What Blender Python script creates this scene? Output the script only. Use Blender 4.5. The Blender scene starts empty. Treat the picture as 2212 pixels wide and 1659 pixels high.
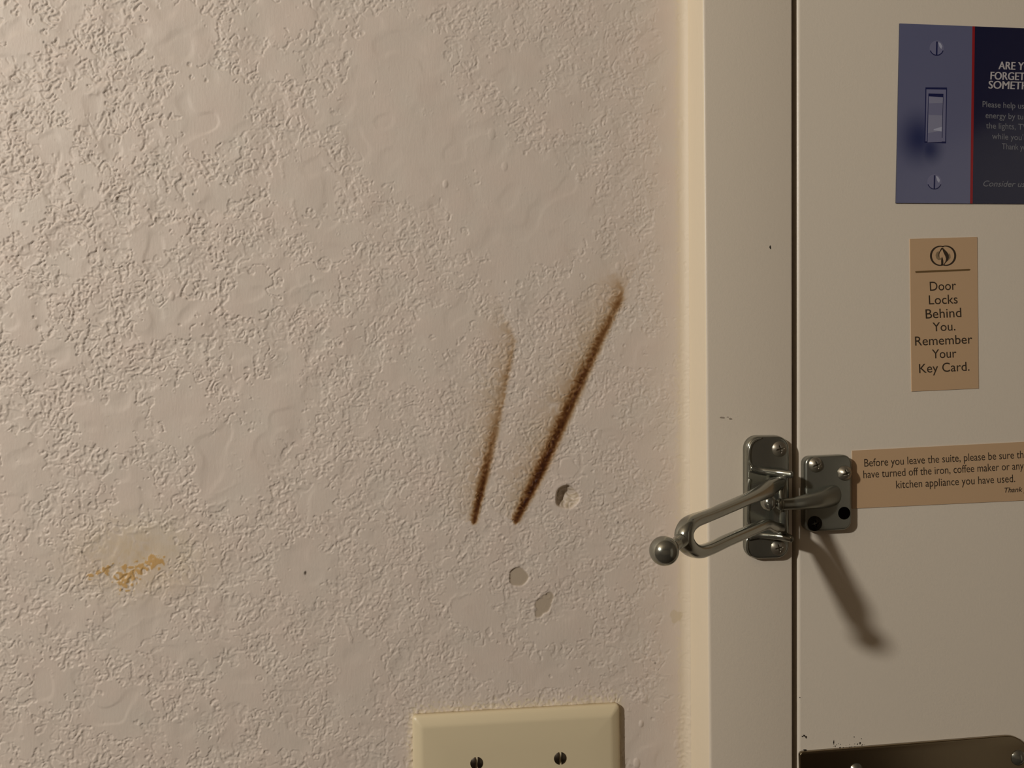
import bpy, bmesh, math, random
import numpy as np
from mathutils import Vector, Matrix

# ------------------------------------------------------------------ camera, light, exposure
W_PX, H_PX, F_PX = 2212.0, 1659.0, 1680.0
CAM = Vector((0.0, -0.423, 1.35))
YAW = math.radians(6.0)
scene = bpy.context.scene
COL = scene.collection

cam_data = bpy.data.cameras.new('camera')
cam_data.sensor_width = 36.0
cam_data.lens = 36.0 * F_PX / W_PX
cam_data.clip_start = 0.01
cam = bpy.data.objects.new('camera', cam_data)
cam.location = CAM
cam.rotation_euler = (math.radians(90), 0, -YAW)
COL.objects.link(cam)
scene.camera = cam

world = bpy.data.worlds.new('world')
scene.world = world
world.use_nodes = True
world.node_tree.nodes['Background'].inputs[0].default_value = (0.5, 0.42, 0.33, 1)
world.node_tree.nodes['Background'].inputs[1].default_value = 0.02

lamp_data = bpy.data.lights.new('room_lamp', 'POINT')
lamp_data.energy = 63.0
lamp_data.color = (1.0, 0.95, 0.87)
lamp_data.shadow_soft_size = 0.038
lamp = bpy.data.objects.new('room_lamp', lamp_data)
lamp.location = (-1.13, -1.02, 1.90)
COL.objects.link(lamp)

scene.view_settings.view_transform = 'Standard'
scene.view_settings.look = 'None'
scene.view_settings.exposure = 0.0
scene.view_settings.gamma = 1.0
scene.view_settings.use_curve_mapping = False

# ------------------------------------------------------------------ pixel <-> world
CY, SY = math.cos(YAW), math.sin(YAW)
FWD = Vector((SY, CY, 0)); RGT = Vector((CY, -SY, 0)); UP = Vector((0, 0, 1))

def ray(px, py):
    return FWD + RGT * ((px - W_PX / 2) / F_PX) + UP * ((H_PX / 2 - py) / F_PX)

def P(px, py, Y):
    """point of the plane y = Y seen at a pixel of the photograph"""
    d = ray(px, py)
    return CAM + d * ((Y - CAM.y) / d.y)

def on_plane(px, py, pt, nrm):
    d = ray(px, py)
    return CAM + d * ((pt - CAM).dot(nrm) / d.dot(nrm))

def to_px(X, Y, Z):
    dx, dy, dz = X - CAM.x, Y - CAM.y, Z - CAM.z
    dep = dx * SY + dy * CY
    return W_PX / 2 + F_PX * (dx * CY - dy * SY) / dep, H_PX / 2 - F_PX * dz / dep

YF = -0.025      # face of the door frame
YD = -0.0225     # face of the door

# ------------------------------------------------------------------ helpers
def srgb(r, g, b):
    f = lambda c: (c / 255 / 12.92) if c / 255 <= 0.04045 else ((c / 255 + 0.055) / 1.055) ** 2.4
    return (f(r), f(g), f(b), 1.0)

def mat(name, color, rough=0.5, metal=0.0, spec=0.5, bump=None, coat=0.0):
    m = bpy.data.materials.new(name); m.use_nodes = True
    nt = m.node_tree; b = nt.nodes['Principled BSDF']
    b.inputs['Base Color'].default_value = color
    b.inputs['Roughness'].default_value = rough
    b.inputs['Metallic'].default_value = metal
    b.inputs['Specular IOR Level'].default_value = spec
    b.inputs['Coat Weight'].default_value = coat
    b.inputs['Coat Roughness'].default_value = 0.08
    if bump:
        scale, dist, zs = bump
        geo = nt.nodes.new('ShaderNodeNewGeometry')
        mp = nt.nodes.new('ShaderNodeMapping'); mp.inputs['Scale'].default_value = (1, 1, zs)
        n = nt.nodes.new('ShaderNodeTexNoise'); n.inputs['Scale'].default_value = scale
        n.inputs['Detail'].default_value = 3
        bp = nt.nodes.new('ShaderNodeBump'); bp.inputs['Strength'].default_value = 1.0
        bp.inputs['Distance'].default_value = dist
        nt.links.new(geo.outputs['Position'], mp.inputs['Vector'])
        nt.links.new(mp.outputs['Vector'], n.inputs['Vector'])
        nt.links.new(n.outputs['Fac'], bp.inputs['Height'])
        nt.links.new(bp.outputs['Normal'], b.inputs['Normal'])
    return m

def origin_of(parent):
    o = Vector((0, 0, 0))
    while parent is not None:
        o += parent.location; parent = parent.parent
    return o

def obj(name, bm, m, parent=None, smooth=True, loc=None):
    """links a bmesh (world coordinates) as ONE mesh object"""
    me = bpy.data.meshes.new(name)
    base = origin_of(parent) if parent is not None else (loc or Vector((0, 0, 0)))
    bmesh.ops.translate(bm, verts=bm.verts, vec=-base)
    bm.normal_update(); bm.to_mesh(me); bm.free()
    me.materials.append(m)
    if smooth:
        me.polygons.foreach_set('use_smooth', [True] * len(me.polygons))
    o = bpy.data.objects.new(name, me); COL.objects.link(o)
    if parent is not None: o.parent = parent
    elif loc is not None: o.location = loc
    return o

def tag(o, label=None, cat=None, group=None, kind=None):
    if label: o['label'] = label
    if cat: o['category'] = cat
    if group: o['group'] = group
    if kind: o['kind'] = kind
    return o

def thing(name, label, cat, loc):
    o = bpy.data.objects.new(name, None); COL.objects.link(o)
    o.empty_display_size = 0.02; o.location = loc
    return tag(o, label, cat)

def add_box(bm, x0, x1, y0, y1, z0, z1):
    vs = [bm.verts.new((x, y, z)) for x in (x0, x1) for y in (y0, y1) for z in (z0, z1)]
    for f in ((0, 1, 3, 2), (4, 6, 7, 5), (0, 4, 5, 1), (2, 3, 7, 6), (0, 2, 6, 4), (1, 5, 7, 3)):
        bm.faces.new([vs[i] for i in f])

def box_obj(name, m, dims, parent=None, smooth=False):
    bm = bmesh.new(); add_box(bm, *dims)
    bmesh.ops.recalc_face_normals(bm, faces=bm.faces)
    return obj(name, bm, m, parent, smooth)

def loft(bm, rings, cap0=True, cap1=True, closed=True):
    vr = [[bm.verts.new(p) for p in r] for r in rings]
    n = len(vr[0])
    for a, b in zip(vr[:-1], vr[1:]):
        for i in range(n if closed else n - 1):
            j = (i + 1) % n
            bm.faces.new((a[i], a[j], b[j], b[i]))
    if cap0: bm.faces.new(vr[0][::-1])
    if cap1: bm.faces.new(vr[-1])
    return vr

def fix(bm):
    bmesh.ops.recalc_face_normals(bm, faces=bm.faces)
    return bm

def round_rect(w, h, r, n=8):
    """outline points (u, v) around the centre, clockwise from the top right corner"""
    pts = []
    if not isinstance(r, (tuple, list)): r = (r,) * 4
    for (sx, sy, a0), rr in zip(((1, 1, 90), (1, -1, 0), (-1, -1, -90), (-1, 1, 180)), r):
        for k in range(n + 1):
            a = math.radians(a0 - 90 * k / n)
            pts.append((sx * (w / 2 - rr) + rr * math.cos(a), sy * (h / 2 - rr) + rr * math.sin(a)))
    return pts

def slab_plate(bm, center, u, v, w, h, r, y_back, y_front, bev, steps=5, flare=0.0):
    """rounded plate with softly rounded front rim; u, v unit vectors in the wall plane"""
    rings = []
    def ring(inset, y):
        rr = [max(q - inset, 0.0004) for q in (r if isinstance(r, (tuple, list)) else (r,) * 4)]
        out = []
        for a, b in round_rect(w - 2 * inset, h - 2 * inset, rr):
            p = center + u * a + v * b
            out.append(Vector((p.x, y, p.z)))
        return out
    rings.append(ring(-flare, y_back))
    for k in range(steps + 1):
        a = math.pi / 2 * k / steps
        rings.append(ring(bev * (1 - math.cos(a)), y_front + bev * (1 - math.sin(a)) * 0.999))
    loft(bm, rings)
    return fix(bm)

def tube(bm, pts, radii, n=14, ellipse=(1, 1), facets=False, up=Vector((0, 0, 1)), cap=True):
    """swept ring along a smooth path; ellipse scales (across, along up)"""
    rings = []
    m = len(pts)
    for i, p in enumerate(pts):
        t = (pts[min(i + 1, m - 1)] - pts[max(i - 1, 0)]).normalized()
        side = t.cross(up)
        if side.length < 1e-4: side = t.cross(Vector((1, 0, 0)))
        side.normalize(); nu = side.cross(t).normalized()
        e = ellipse[i] if isinstance(ellipse, list) else ellipse
        rings.append([p + (side * (math.cos(2 * math.pi * (k + .5) / n) * e[0]) + nu * (math.sin(2 * math.pi * (k + .5) / n) * e[1])) * radii[i]
                      for k in range(n)])
    loft(bm, rings, cap, cap)
    return fix(bm)

def catmull(pts, per=8):
    out = []
    q = [pts[0] * 2 - pts[1]] + list(pts) + [pts[-1] * 2 - pts[-2]]
    for i in range(1, len(q) - 2):
        p0, p1, p2, p3 = q[i - 1], q[i], q[i + 1], q[i + 2]
        for k in range(per):
            t = k / per
            out.append(0.5 * ((2 * p1) + (p2 - p0) * t + (2 * p0 - 5 * p1 + 4 * p2 - p3) * t * t + (3 * p1 - p0 - 3 * p2 + p3) * t ** 3))
    out.append(pts[-1].copy() if hasattr(pts[-1], 'copy') else pts[-1])
    return out

def lerp_list(vals, per=8):
    out = []
    for a, b in zip(vals[:-1], vals[1:]):
        out += [a + (b - a) * k / per for k in range(per)]
    return out + [vals[-1]]

def sphere(bm, c, r, nu=32, nv=20, sc=(1, 1, 1)):
    mtx = Matrix.Translation(c) @ Matrix.Diagonal((sc[0], sc[1], sc[2], 1))
    bmesh.ops.create_uvsphere(bm, u_segments=nu, v_segments=nv, radius=r, matrix=mtx)
    return bm

# ------------------------------------------------------------------ the room shell
X_L, X_R, Y_FRONT, Z_C = -2.6, 1.6, -3.6, 2.42
WALL_RGB = np.array(srgb(218, 205, 193)[:3])
PAINT = mat('beige_wall_paint', (*WALL_RGB, 1), 0.6)
ROOM = mat('room_wall_paint', srgb(128, 114, 98), 0.7, bump=(60, 0.002, 1))
CEIL = mat('ceiling_paint', srgb(140, 126, 108), 0.8, bump=(120, 0.003, 1))
CARPET = mat('brown_carpet', srgb(74, 60, 46), 0.95, bump=(500, 0.004, 1))
DOOR_PAINT = mat('door_paint', srgb(222, 212, 196), 0.33, spec=0.4, bump=(900, 0.00006, 1))
FRAME_PAINT = mat('frame_paint', srgb(222, 211, 194), 0.36, spec=0.4, bump=(900, 0.00006, 1))
LIT_FLANK_PAINT = mat('lit_cream_brushed_paint', srgb(229, 216, 192), 0.5, spec=0.35, bump=(1200, 0.00010, 0.06))  # brushed cream, also lightened for the light striking the frame's left flank
SEAL = mat('brown_weatherstrip', srgb(34, 22, 8), 0.9, spec=0.1)
DIRT = mat('dark_grime', srgb(52, 44, 36), 0.9)
SMUDGE = mat('grey_smudge', srgb(160, 148, 134), 0.7)

tag(box_obj('floor', CARPET, (X_L, X_R, Y_FRONT, 0.12, -0.05, 0.0)), kind='structure')
tag(box_obj('ceiling', CEIL, (X_L, X_R, Y_FRONT, 0.12, Z_C, Z_C + 0.05)), kind='structure')
tag(box_obj('wall_left', ROOM, (X_L - 0.08, X_L, Y_FRONT, 0.12, 0, Z_C)), kind='structure')
tag(box_obj('wall_right', ROOM, (X_R, X_R + 0.08, Y_FRONT, 0.12, 0, Z_C)), kind='structure')
tag(box_obj('wall_front', ROOM, (X_L, X_R, Y_FRONT - 0.08, Y_FRONT, 0, Z_C)), kind='structure')

# a pale door in the right-hand wall; the glossy notices and metal mirror it
WHITE = mat('pale_door_paint', srgb(232, 230, 224), 0.4)
bm = bmesh.new(); add_box(bm, X_R - 0.012, X_R - 0.0005, -2.16, -1.30, 0.004, 2.02)
tag(obj('door_2', fix(bm), WHITE, smooth=False), kind='structure')
bm = bmesh.new()
add_box(bm, X_R - 0.02, X_R - 0.0004, -2.22, -2.162, 0, 2.08); add_box(bm, X_R - 0.02, X_R - 0.0004, -1.298, -1.24, 0, 2.08)
add_box(bm, X_R - 0.02, X_R - 0.0004, -2.161, -1.299, 2.023, 2.08)
tag(obj('trim_2', fix(bm), WHITE, smooth=False), kind='structure')

# frame edges as straight, very slightly leaning lines traced at the photo's top and bottom
def lean(px0, px1, Y):
    a, b = P(px0, 0, Y), P(px1, 1659, Y)
    k = (a.x - b.x) / (a.z - b.z)
    return lambda z: b.x + k * (z - b.z)
x_wall = lean(1483.5, 1490, 0.0)        # foot of the frame on the wall
x_face = lean(1518, 1533, YF)           # left arris of the frame face
x_gap = lean(1711.3, 1712.3, YF)        # right arris of the frame face
x_door = lean(1721.3, 1722.6, YD)       # left edge of the door
DOOR_W, HEAD = 0.88, 2.06

# ------------------------------------------------------------------ textured wall
def noise_tile(seed, wl, bw=0.35, aniso=(1, 1), N=2048):
    rng = np.random.default_rng(seed)
    w = np.fft.rfft2(rng.standard_normal((N, N)))
    fy = np.fft.fftfreq(N)[:, None] * aniso[1]; fx = np.fft.rfftfreq(N)[None, :] * aniso[0]
    f = np.sqrt(fx * fx + fy * fy) + 1e-9
    g = np.exp(-0.5 * (np.log(f * wl) / bw) ** 2)
    t = np.fft.irfft2(w * g, s=(N, N))
    return (t / t.std()).astype(np.float32)

def samp(t, x, y):
    N = t.shape[0]
    xf = np.floor(x); yf = np.floor(y)
    fx = (x - xf).astype(np.float32); fy = (y - yf).astype(np.float32)
    x0 = xf.astype(np.int64) % N; y0 = yf.astype(np.int64) % N
    x1 = (x0 + 1) % N; y1 = (y0 + 1) % N
    return (t[y0, x0] * (1 - fx) + t[y0, x1] * fx) * (1 - fy) + (t[y1, x0] * (1 - fx) + t[y1, x1] * fx) * fy

def sstep(a, b, x):
    t = np.clip((x - a) / (b - a), 0, 1)
    return t * t * (3 - 2 * t)

# trowelled flat patches of the wall: centre, radii (photo pixels), tilt in degrees
FLATS = [
    (860,190,125,170,0),(950,330,180,110,0),(1130,450,165,125,0),(1115,150,70,55,0),(1225,245,60,38,0),
    (385,70,85,75,20),(600,40,95,45,0),(450,240,95,95,0),(610,140,52,34,0),(655,400,75,75,0),(455,425,55,38,0),
    (325,515,58,42,-25),(190,390,32,44,10),(120,320,44,44,0),(40,75,55,60,0),(185,215,50,42,-30),(715,520,55,40,0),
    (375,690,90,40,-10),(240,910,85,62,0),(400,890,62,75,0),(600,880,78,80,0),(500,1010,82,95,0),(285,1065,52,62,0),
    (40,1010,60,75,0),(545,640,42,50,0),(55,690,42,60,0),(665,615,62,38,0),(310,1190,85,52,0),(300,1335,75,48,-20),
    (520,1485,48,52,0),(660,1225,65,65,0),(260,1535,68,58,0),(400,1600,52,40,0),(770,1455,48,100,0),
    (1020,1310,70,52,20),(1055,1420,55,38,0),(1205,1365,85,28,-15),(1170,1455,150,30,0),(1400,1600,70,70,0),
    (1225,1012,20,20,0),(1185,1180,16,14,0),(1215,1100,20,24,0),(960,700,70,55,-25),(880,800,45,35,0),(1290,590,60,35,0),
    (1090,590,60,35,-20),(760,700,40,30,0),(150,560,40,30,0),(90,1190,42,28,0),(160,1330,45,30,-30),(940,1180,25,20,0),
    (1365,760,38,45,0),(1400,980,30,50,0),(1310,905,40,30,-20),(520,780,40,30,-30),(130,760,38,40,0),(60,470,45,35,0),
    (690,1080,40,34,0),(120,1480,60,40,-25),(60,1600,50,30,0),(610,1600,50,32,0),(400,1400,45,30,0),(1340,1250,40,30,0),
    (700,250,34,40,0),(260,320,40,26,-25),(580,560,36,26,0),(1450,300,30,500,0),(1455,1300,26,260,0),
]
# long trowel ridges (photo pixels), height in mm, half width in px
RIDGES = [
    ([(185,208),(225,190),(252,162),(278,140)],0.35,5),([(265,520),(285,495),(320,475),(365,464)],0.22,5),
    ([(270,1152),(340,1136),(420,1105),(500,1080)],0.30,4),([(500,1080),(580,1075),(660,1052)],0.12,4),
    ([(250,1318),(300,1290),(350,1265),(420,1262)],0.2,4),([(225,440),(232,415),(270,408)],0.3,4),
    ([(730,130),(728,150),(738,172)],0.3,3.5),([(170,110),(172,90),(215,78),(262,72),(285,40),(290,8)],-0.3,4),
    ([(480,690),(472,640),(478,600)],0.3,4),([(110,420),(118,380),(130,330)],-0.3,4),([(400,1105),(520,1040)],0.1,5),
    ([(1080,345),(1110,312),(1160,295),(1230,292)],0.12,8),([(1075,100),(1110,88),(1150,86)],0.1,8),
    ([(620,640),(640,625),(700,600)],0.16,5),([(235,1390),(310,1340),(420,1300)],0.1,5),([(960,1330),(975,1295),(1015,1278)],0.22,4),
    ([(330,1600),(345,1560),(335,1530)],-0.12,3),([(738,1325),(752,1350),(760,1390)],0.35,3),([(1280,1290),(1290,1340)],0.12,3),
    ([(1470,1480),(1478,1512)],0.25,3),([(440,130),(455,100),(470,80)],-0.08,6),([(320,110),(380,80),(430,50)],-0.1,8),
    ([(540,60),(540,30)],0.1,4),([(610,350),(612,385)],0.2,3.5),([(640,480),(630,430)],0.25,4),([(445,1185),(560,1140),(650,1100)],0.08,6),
]
# small drips and blobs
DOTS = [(1470,267,6,.5),(1375,1648,9,.5),(1462,1608,8,.5),(1385,1563,6,.5),(1392,1508,9,.35),(1335,575,7,.3),(452,1145,4,-.4),(1300,1085,5,.3),
        (962,398,7,.35),(935,452,9,-.2),(1062,290,10,.2),(1250,385,8,.3),(1090,360,8,.25),(250,430,6,.4),(372,640,8,.4)]

def poly_dist(px, py, pts):
    """distance to a polyline, position along it (0..1) and signed side"""
    best = np.full(px.shape, 1e9, np.float32); tt = np.zeros_like(best); sg = np.zeros_like(best)
    seg = [math.dist(a, b) for a, b in zip(pts[:-1], pts[1:])]
    L = sum(seg); acc = 0
    for (a, b), s in zip(zip(pts[:-1], pts[1:]), seg):
        dx, dy = (b[0] - a[0]) / s, (b[1] - a[1]) / s
        rx, ry = px - a[0], py - a[1]
        t = np.clip(rx * dx + ry * dy, 0, s)
        ex, ey = rx - t * dx, ry - t * dy
        d = np.sqrt(ex * ex + ey * ey)
        m = d < best
        best = np.where(m, d, best); tt = np.where(m, (acc + t) / L, tt)
        sg = np.where(m, np.sign(dx * ry - dy * rx), sg)
        acc += s
    return best, tt, sg

def axis(breaks):
    out = []
    for a, b, st in breaks:
        n = max(2, int(round((b - a) / st)))
        out.append(np.linspace(a, b, n, endpoint=False))
    return np.concatenate(out + [np.array([breaks[-1][1]])])

def build_wall():
    xe = x_wall(1.35) + 0.0045
    gx = axis([(X_L, -0.44, 0.05), (-0.44, -0.238, 0.0012), (-0.238, xe, 0.00042)])
    gz = axis([(0, 0.95, 0.05), (0.95, 1.132, 0.0012), (1.132, 1.568, 0.00042), (1.568, 1.75, 0.0012), (1.75, Z_C, 0.05)])
    X, Z = np.meshgrid(gx, gz)
    px, py = to_px(X, 0.0, Z)
    px = px.astype(np.float32); py = py.astype(np.float32)
    n90 = noise_tile(1, 90); n40 = noise_tile(2, 42, .3); n22 = noise_tile(3, 23, .3); n12 = noise_tile(4, 12.5, .28)
    n8 = noise_tile(5, 8, .3); nst = noise_tile(6, 5, .4, aniso=(1, 14)); n160 = noise_tile(7, 170)
    w1 = samp(n40, px + 311, py + 77); w2 = samp(n40, px + 901, py + 1277)
    v1 = samp(n22, px + 211, py + 977); v2 = samp(n22, px + 1501, py + 177)
    wx = px + 11 * w1 + 4.5 * v1; wy = py + 11 * w2 + 4.5 * v2
    a90, a40, a22 = samp(n90, px, py), samp(n40, wx, wy), samp(n22, wx, wy)
    a12, a8 = samp(n12, px, py), samp(n8, px, py)
    flat = np.full(px.shape, -1.0, np.float32)
    for cx, cy, rx, ry, tl in FLATS:
        c, s = math.cos(math.radians(tl)), math.sin(math.radians(tl))
        dx, dy = wx - cx, wy - cy
        ux, uy = (dx * c + dy * s) / rx, (-dx * s + dy * c) / ry
        m = np.abs(ux) < 2
        flat = np.maximum(flat, np.clip(3.2 * (1.12 - (ux * ux + uy * uy)), -1, 1.3))
    # outside the photo the patches go on at random
    out = ((px < -20) | (py < -20) | (py > 1690)).astype(np.float32)
    flat = np.maximum(flat, out * (1.1 * samp(n160, px, py) - 0.4))
    flat = np.maximum(flat, 0.9 * samp(n160, px + 500, py + 900) - 1.35)
    left = 0.82 * sstep(1000, 250, px) * (0.45 + 0.55 * sstep(1250, 650, py))  # coarser, deeper relief on the left of the photo
    fine = np.clip(np.exp(-(((px - 1150) / 330) ** 2 + ((py - 900) / 420) ** 2)) + .25 * a90, 0, 1)   # close-grained in the middle
    # trowelled plateaus
    raw = flat * 0.9 + a40 * 0.34 + a22 * 0.20 + a12 * 0.08 + a90 * 0.18 + 0.02
    k = sstep(-0.28, 0.10, raw)
    patchy = sstep(-1.3, 0.35, samp(n90, px + 555, py + 222) + 0.6 * samp(n160, px + 99, py + 44) + 0.9 * fine + 0.25)
    h = (0.27 + 0.27 * left) * (0.45 + 0.55 * patchy) * k
    h += (0.02 + 0.045 * left) * np.exp(-((raw + 0.05) / 0.16) ** 2) * patchy        # lifted rims
    rough = (1 - 0.93 * sstep(-0.15, 0.55, raw)) * (0.25 + 0.75 * patchy)
    b22 = samp(n22, px + 640 + 4 * w1, py + 130 + 4 * w2); b12 = samp(n12, px + 80 + 2 * a22, py + 930)
    h += rough * (0.15 * (1 - 0.4 * fine) * sstep(0.3, 0.9, b22) + 0.15 * sstep(0.25, 0.9, b12) * (0.62 + 0.5 * fine - 0.1 * left))   # dabs
    h += rough * 0.06 * np.exp(-((b22 - 0.1) / 0.25) ** 2) * (1 - 0.5 * fine)                         # curls
    h += rough * (0.02 * a12 + 0.024 * a8 + 0.05 * sstep(.6, 1.5, a8))
    blobs = samp(n12, px + 700, py + 333)
    h += rough * 0.10 * sstep(1.4, 2.3, blobs)
    h += 0.008 * samp(nst, px, py) * (0.4 + 0.6 * sstep(0.1, 0.8, raw)) + 0.03 * a90 + 0.08 * samp(n160, px + 70, py)
    lx, ly = px + 2.0 * a22, py + 2.0 * samp(n22, px + 400, py + 100)
    for pts, hh, wd in RIDGES:
        x0, x1 = min(p[0] for p in pts) - 60, max(p[0] for p in pts) + 60
        y0, y1 = min(p[1] for p in pts) - 60, max(p[1] for p in pts) + 60
        m = (px > x0) & (px < x1) & (py > y0) & (py < y1)
        d, t, s = poly_dist(lx[m], ly[m], pts)
        h[m] += hh * 0.8 * np.exp(-(d / wd) ** 2) * np.clip(np.minimum(t, 1 - t) * 8 + 0.25, 0, 1)
    for cx, cy, r, hh in DOTS:
        d2 = ((px - cx) ** 2 / (r * .8) ** 2 + (py - cy) ** 2 / (r * 1.25) ** 2)
        h += hh * np.sqrt(np.clip(1 - d2, 0, 1)) if hh > 0 else hh * np.exp(-d2)
    # thinner, smoother paint towards the frame and a caulked fillet against it
    xw = np.array([x_wall(z) for z in gz])[:, None]
    dfr = (xw - X)
    h = np.where(True, h * (0.35 + 0.65 * sstep(0.004, 0.022, dfr)), h)
    fil = np.clip(1 - dfr / 0.0052, 0, 1)
    h += 2.2 * fil ** 2.2

    # chipped-out places and the plugged hole
    def blob(cx, cy, r, jag, seed, sx=1.0):
        ang = np.arctan2(py - cy, px - cx)
        rr = np.sqrt(((px - cx) * sx) ** 2 + (py - cy) ** 2)
        rad = r * (1 + jag * (np.sin(3 * ang + seed) + 0.6 * np.sin(5 * ang + 2 * seed)))
        return rad - rr
    chip = blob(1120, 1246, 20.5, 0.05, 1.0)
    c1 = sstep(-1.0, 1.2, chip)
    chip2 = np.maximum(blob(1172, 1310, 17, 0.12, 2.0, 1.0), np.maximum(blob(1180, 1296, 12, 0.1, .5), blob(1187, 1288, 9.5, 0.02, 0)))
    chip2 = np.maximum(chip2, blob(1164, 1325, 9, 0.1, 1.5))
    c2 = sstep(-1.0, 1.2, chip2)
    c3 = sstep(-1.2, 1.2, blob(1460, 1331, 13, .15, 2.2))
    for c in (c1, c2):
        h = h * (1 - c) + c * (-0.22 + 0.004 * a8)
    curl = np.exp(-((np.sqrt((px - 1183) ** 2 + (py - 1287) ** 2) - 6) / 1.6) ** 2)
    h += 0.10 * curl
    h += 0.10 * (np.exp(-((chip + 3.5) / 2.5) ** 2) + np.exp(-((chip2 + 3.5) / 2.5) ** 2))
    pop = blob(1226, 1010, 21, 0.10, 0.4)
    h = h * (1 - sstep(-2, 2, pop)) + sstep(-2, 2, pop) * 0.30
    h -= 0.22 * np.exp(-((pop) / 1.5) ** 2) * sstep(1018, 1004, py) * 1.2
    hole = blob(1225, 1074, 25, 0.05, 0.8)
    hk = sstep(-1.5, 2.5, hole); deep = sstep(0, 17, hole)
    h = h * (1 - hk) + hk * (-1.3 - 2.6 * deep * (1 - 0.55 * sstep(1215, 1232, px) * sstep(1066, 1082, py)) + 0.07 * a12 + 0.12 * a22)
    h += 0.12 * np.exp(-((hole + 5) / 3.5) ** 2)
    # the relief runs out to a plain wall far outside the photo
    h = h * sstep(-0.44, -0.40, X) * sstep(0.95, 0.99, Z) * sstep(1.75, 1.71, Z)
    h = h.astype(np.float32)

    # ---- paint colour and stains (all with shapes of their own)
    colr = np.empty(px.shape + (3,), np.float32); colr[:] = WALL_RGB
    tone = 0.025 * samp(n160, px + 210, py + 640) + 0.02 * a90
    colr *= (1 + np.stack([0.10 * tone, 0.0 * tone - 0.10 * tone, -0.12 * tone], -1))
    dens = np.zeros(px.shape, np.float32)
    m1 = [(1024,1129),(1031,1098),(1043,1048),(1057,985),(1072,918),(1086,850),(1101,785),(1108,738),(1096,700)]
    m2 = [(1114,1127),(1131,1092),(1158,1040),(1192,968),(1224,896),(1258,818),(1290,748),(1322,682),(1341,644)]
    m2b = [(1332,668),(1342,630),(1330,590)]
    def burn(pts, core, wid, halo, hw):
        d, t, s = poly_dist(px + 0.9 * a22, py + 0.8 * a12, pts)
        g = np.interp(t, np.linspace(0, 1, len(core)), core)
        wv = np.interp(t, np.linspace(0, 1, len(wid)), wid)
        hl = np.interp(t, np.linspace(0, 1, len(halo)), halo)
        endf = np.where((t <= 0.0) | (t >= 1.0), np.exp(-(d / 5) ** 2), 1.0)
        # the soot spreads to the left of the scratch, its right edge is crisp
        lt = np.where(s < 0, 1.0, 0.0)
        edge = np.where(lt > 0, np.exp(-(d / (wv * 1.25)) ** 2), np.exp(-(d / (wv * .85)) ** 2))
        hz = np.where(lt > 0, np.exp(-(d / hw)), np.exp(-(d / (hw * .22)) ** 2))
        return (g * edge * (1 + .10 * a12 + .10 * a22) + hl * hz * (1 + .25 * a40)) * endf
    dens += np.clip(burn(m1, [2.0,2.2,1.45,0.75,.32,.22,.34,.16,0], [5.5,6.5,7.5,8.5,8.5,6,4,4,5], [.12,.30,.36,.32,.34,.38,.34,.28,.18], 28), 0, 9)
    dens += np.clip(burn(m2, [2.0,2.4,2.2,1.8,1.6,1.5,1.25,.9,.4], [6.5,8.5,9.5,9.5,10,10,9,8,7], [.12,.40,.54,.56,.54,.50,.48,.48,.32], 30), 0, 9)
    dens += np.clip(burn(m2b, [.2,.14,0.], [12,14,14], [.16,.18,.1], 20), 0, 9)
    ab = np.array([0.92, 1.38, 2.1], np.float32)
    colr *= np.exp(-dens[..., None] * ab)
    # old yellow glue
    glue = np.zeros(px.shape, np.float32)
    for gx_, gy_, r, e in ((196,1243,9,.4),(212,1236,8,.4),(232,1231,13,.45),(270,1254,17,.75),(283,1246,12,.7),(275,1226,10,.35),(300,1232,13,.6),(310,1224,12,.5),
                           (330,1213,13,.7),(345,1212,11,.45),(328,1206,8,.35)):
        q = 1 - np.sqrt(((px - gx_) / r) ** 2 + ((py - gy_) / (r * e * 1.6)) ** 2) + .3 * a12 + .25 * a22
        glue = np.maximum(glue, sstep(-.05, .35, q))
    colr *= np.exp(-glue[..., None] * np.array([0.14, 0.42, 1.08]))
    haze = np.exp(-(((px - 295) / 120) ** 2 + ((py - 1205) / 75) ** 2)) * (1 + .25 * a40)
    colr *= np.exp(-0.24 * haze[..., None] * np.array([0.15, 0.35, 0.95]))
    h += (0.10 * glue).astype(np.float32)
    # cream paint lapping around cover plate and frame
    top = 1546 + (px - 890) * (1520 - 1546) / 447.0
    lap = sstep(22, 6, top - py + 7 * a12 + 5 * a22) * sstep(884, 892, px) * sstep(1352, 1336, px)
    lap = np.maximum(lap, sstep(14, 3, 890 - px + 4 * a12) * sstep(1535, 1546, py) * sstep(896, 890, px) * .8)
    lap = np.maximum(lap, 0.85 * sstep(0.0085, 0.004, dfr + 0.0006 * a22 + 0.0003 * a40))
    lap *= np.maximum(sstep(2005, 1990, py), (px > 1400).astype(np.float32))
    cream = np.array(srgb(221, 208, 186)[:3])
    colr = colr * (1 - lap[..., None]) + cream * lap[..., None]
    h += (0.16 * lap * sstep(1500, 1530, py) * sstep(0.4, 1.2, a12)).astype(np.float32)
    grey = np.array(srgb(186, 171, 152)[:3])
    cc = np.clip(np.maximum(c1, c2), 0, 1)[..., None]
    colr = colr * (1 - cc) + grey * cc
    c3 = .5 * c3[..., None]; colr = colr * (1 - c3) + np.array(srgb(200, 184, 152)[:3]) * c3
    hk3 = (hk * (0.55 + .25 * np.clip(a22, -1, 1)))[..., None]
    colr = colr * (1 - hk3) + np.array(srgb(176, 160, 134)[:3]) * hk3
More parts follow.
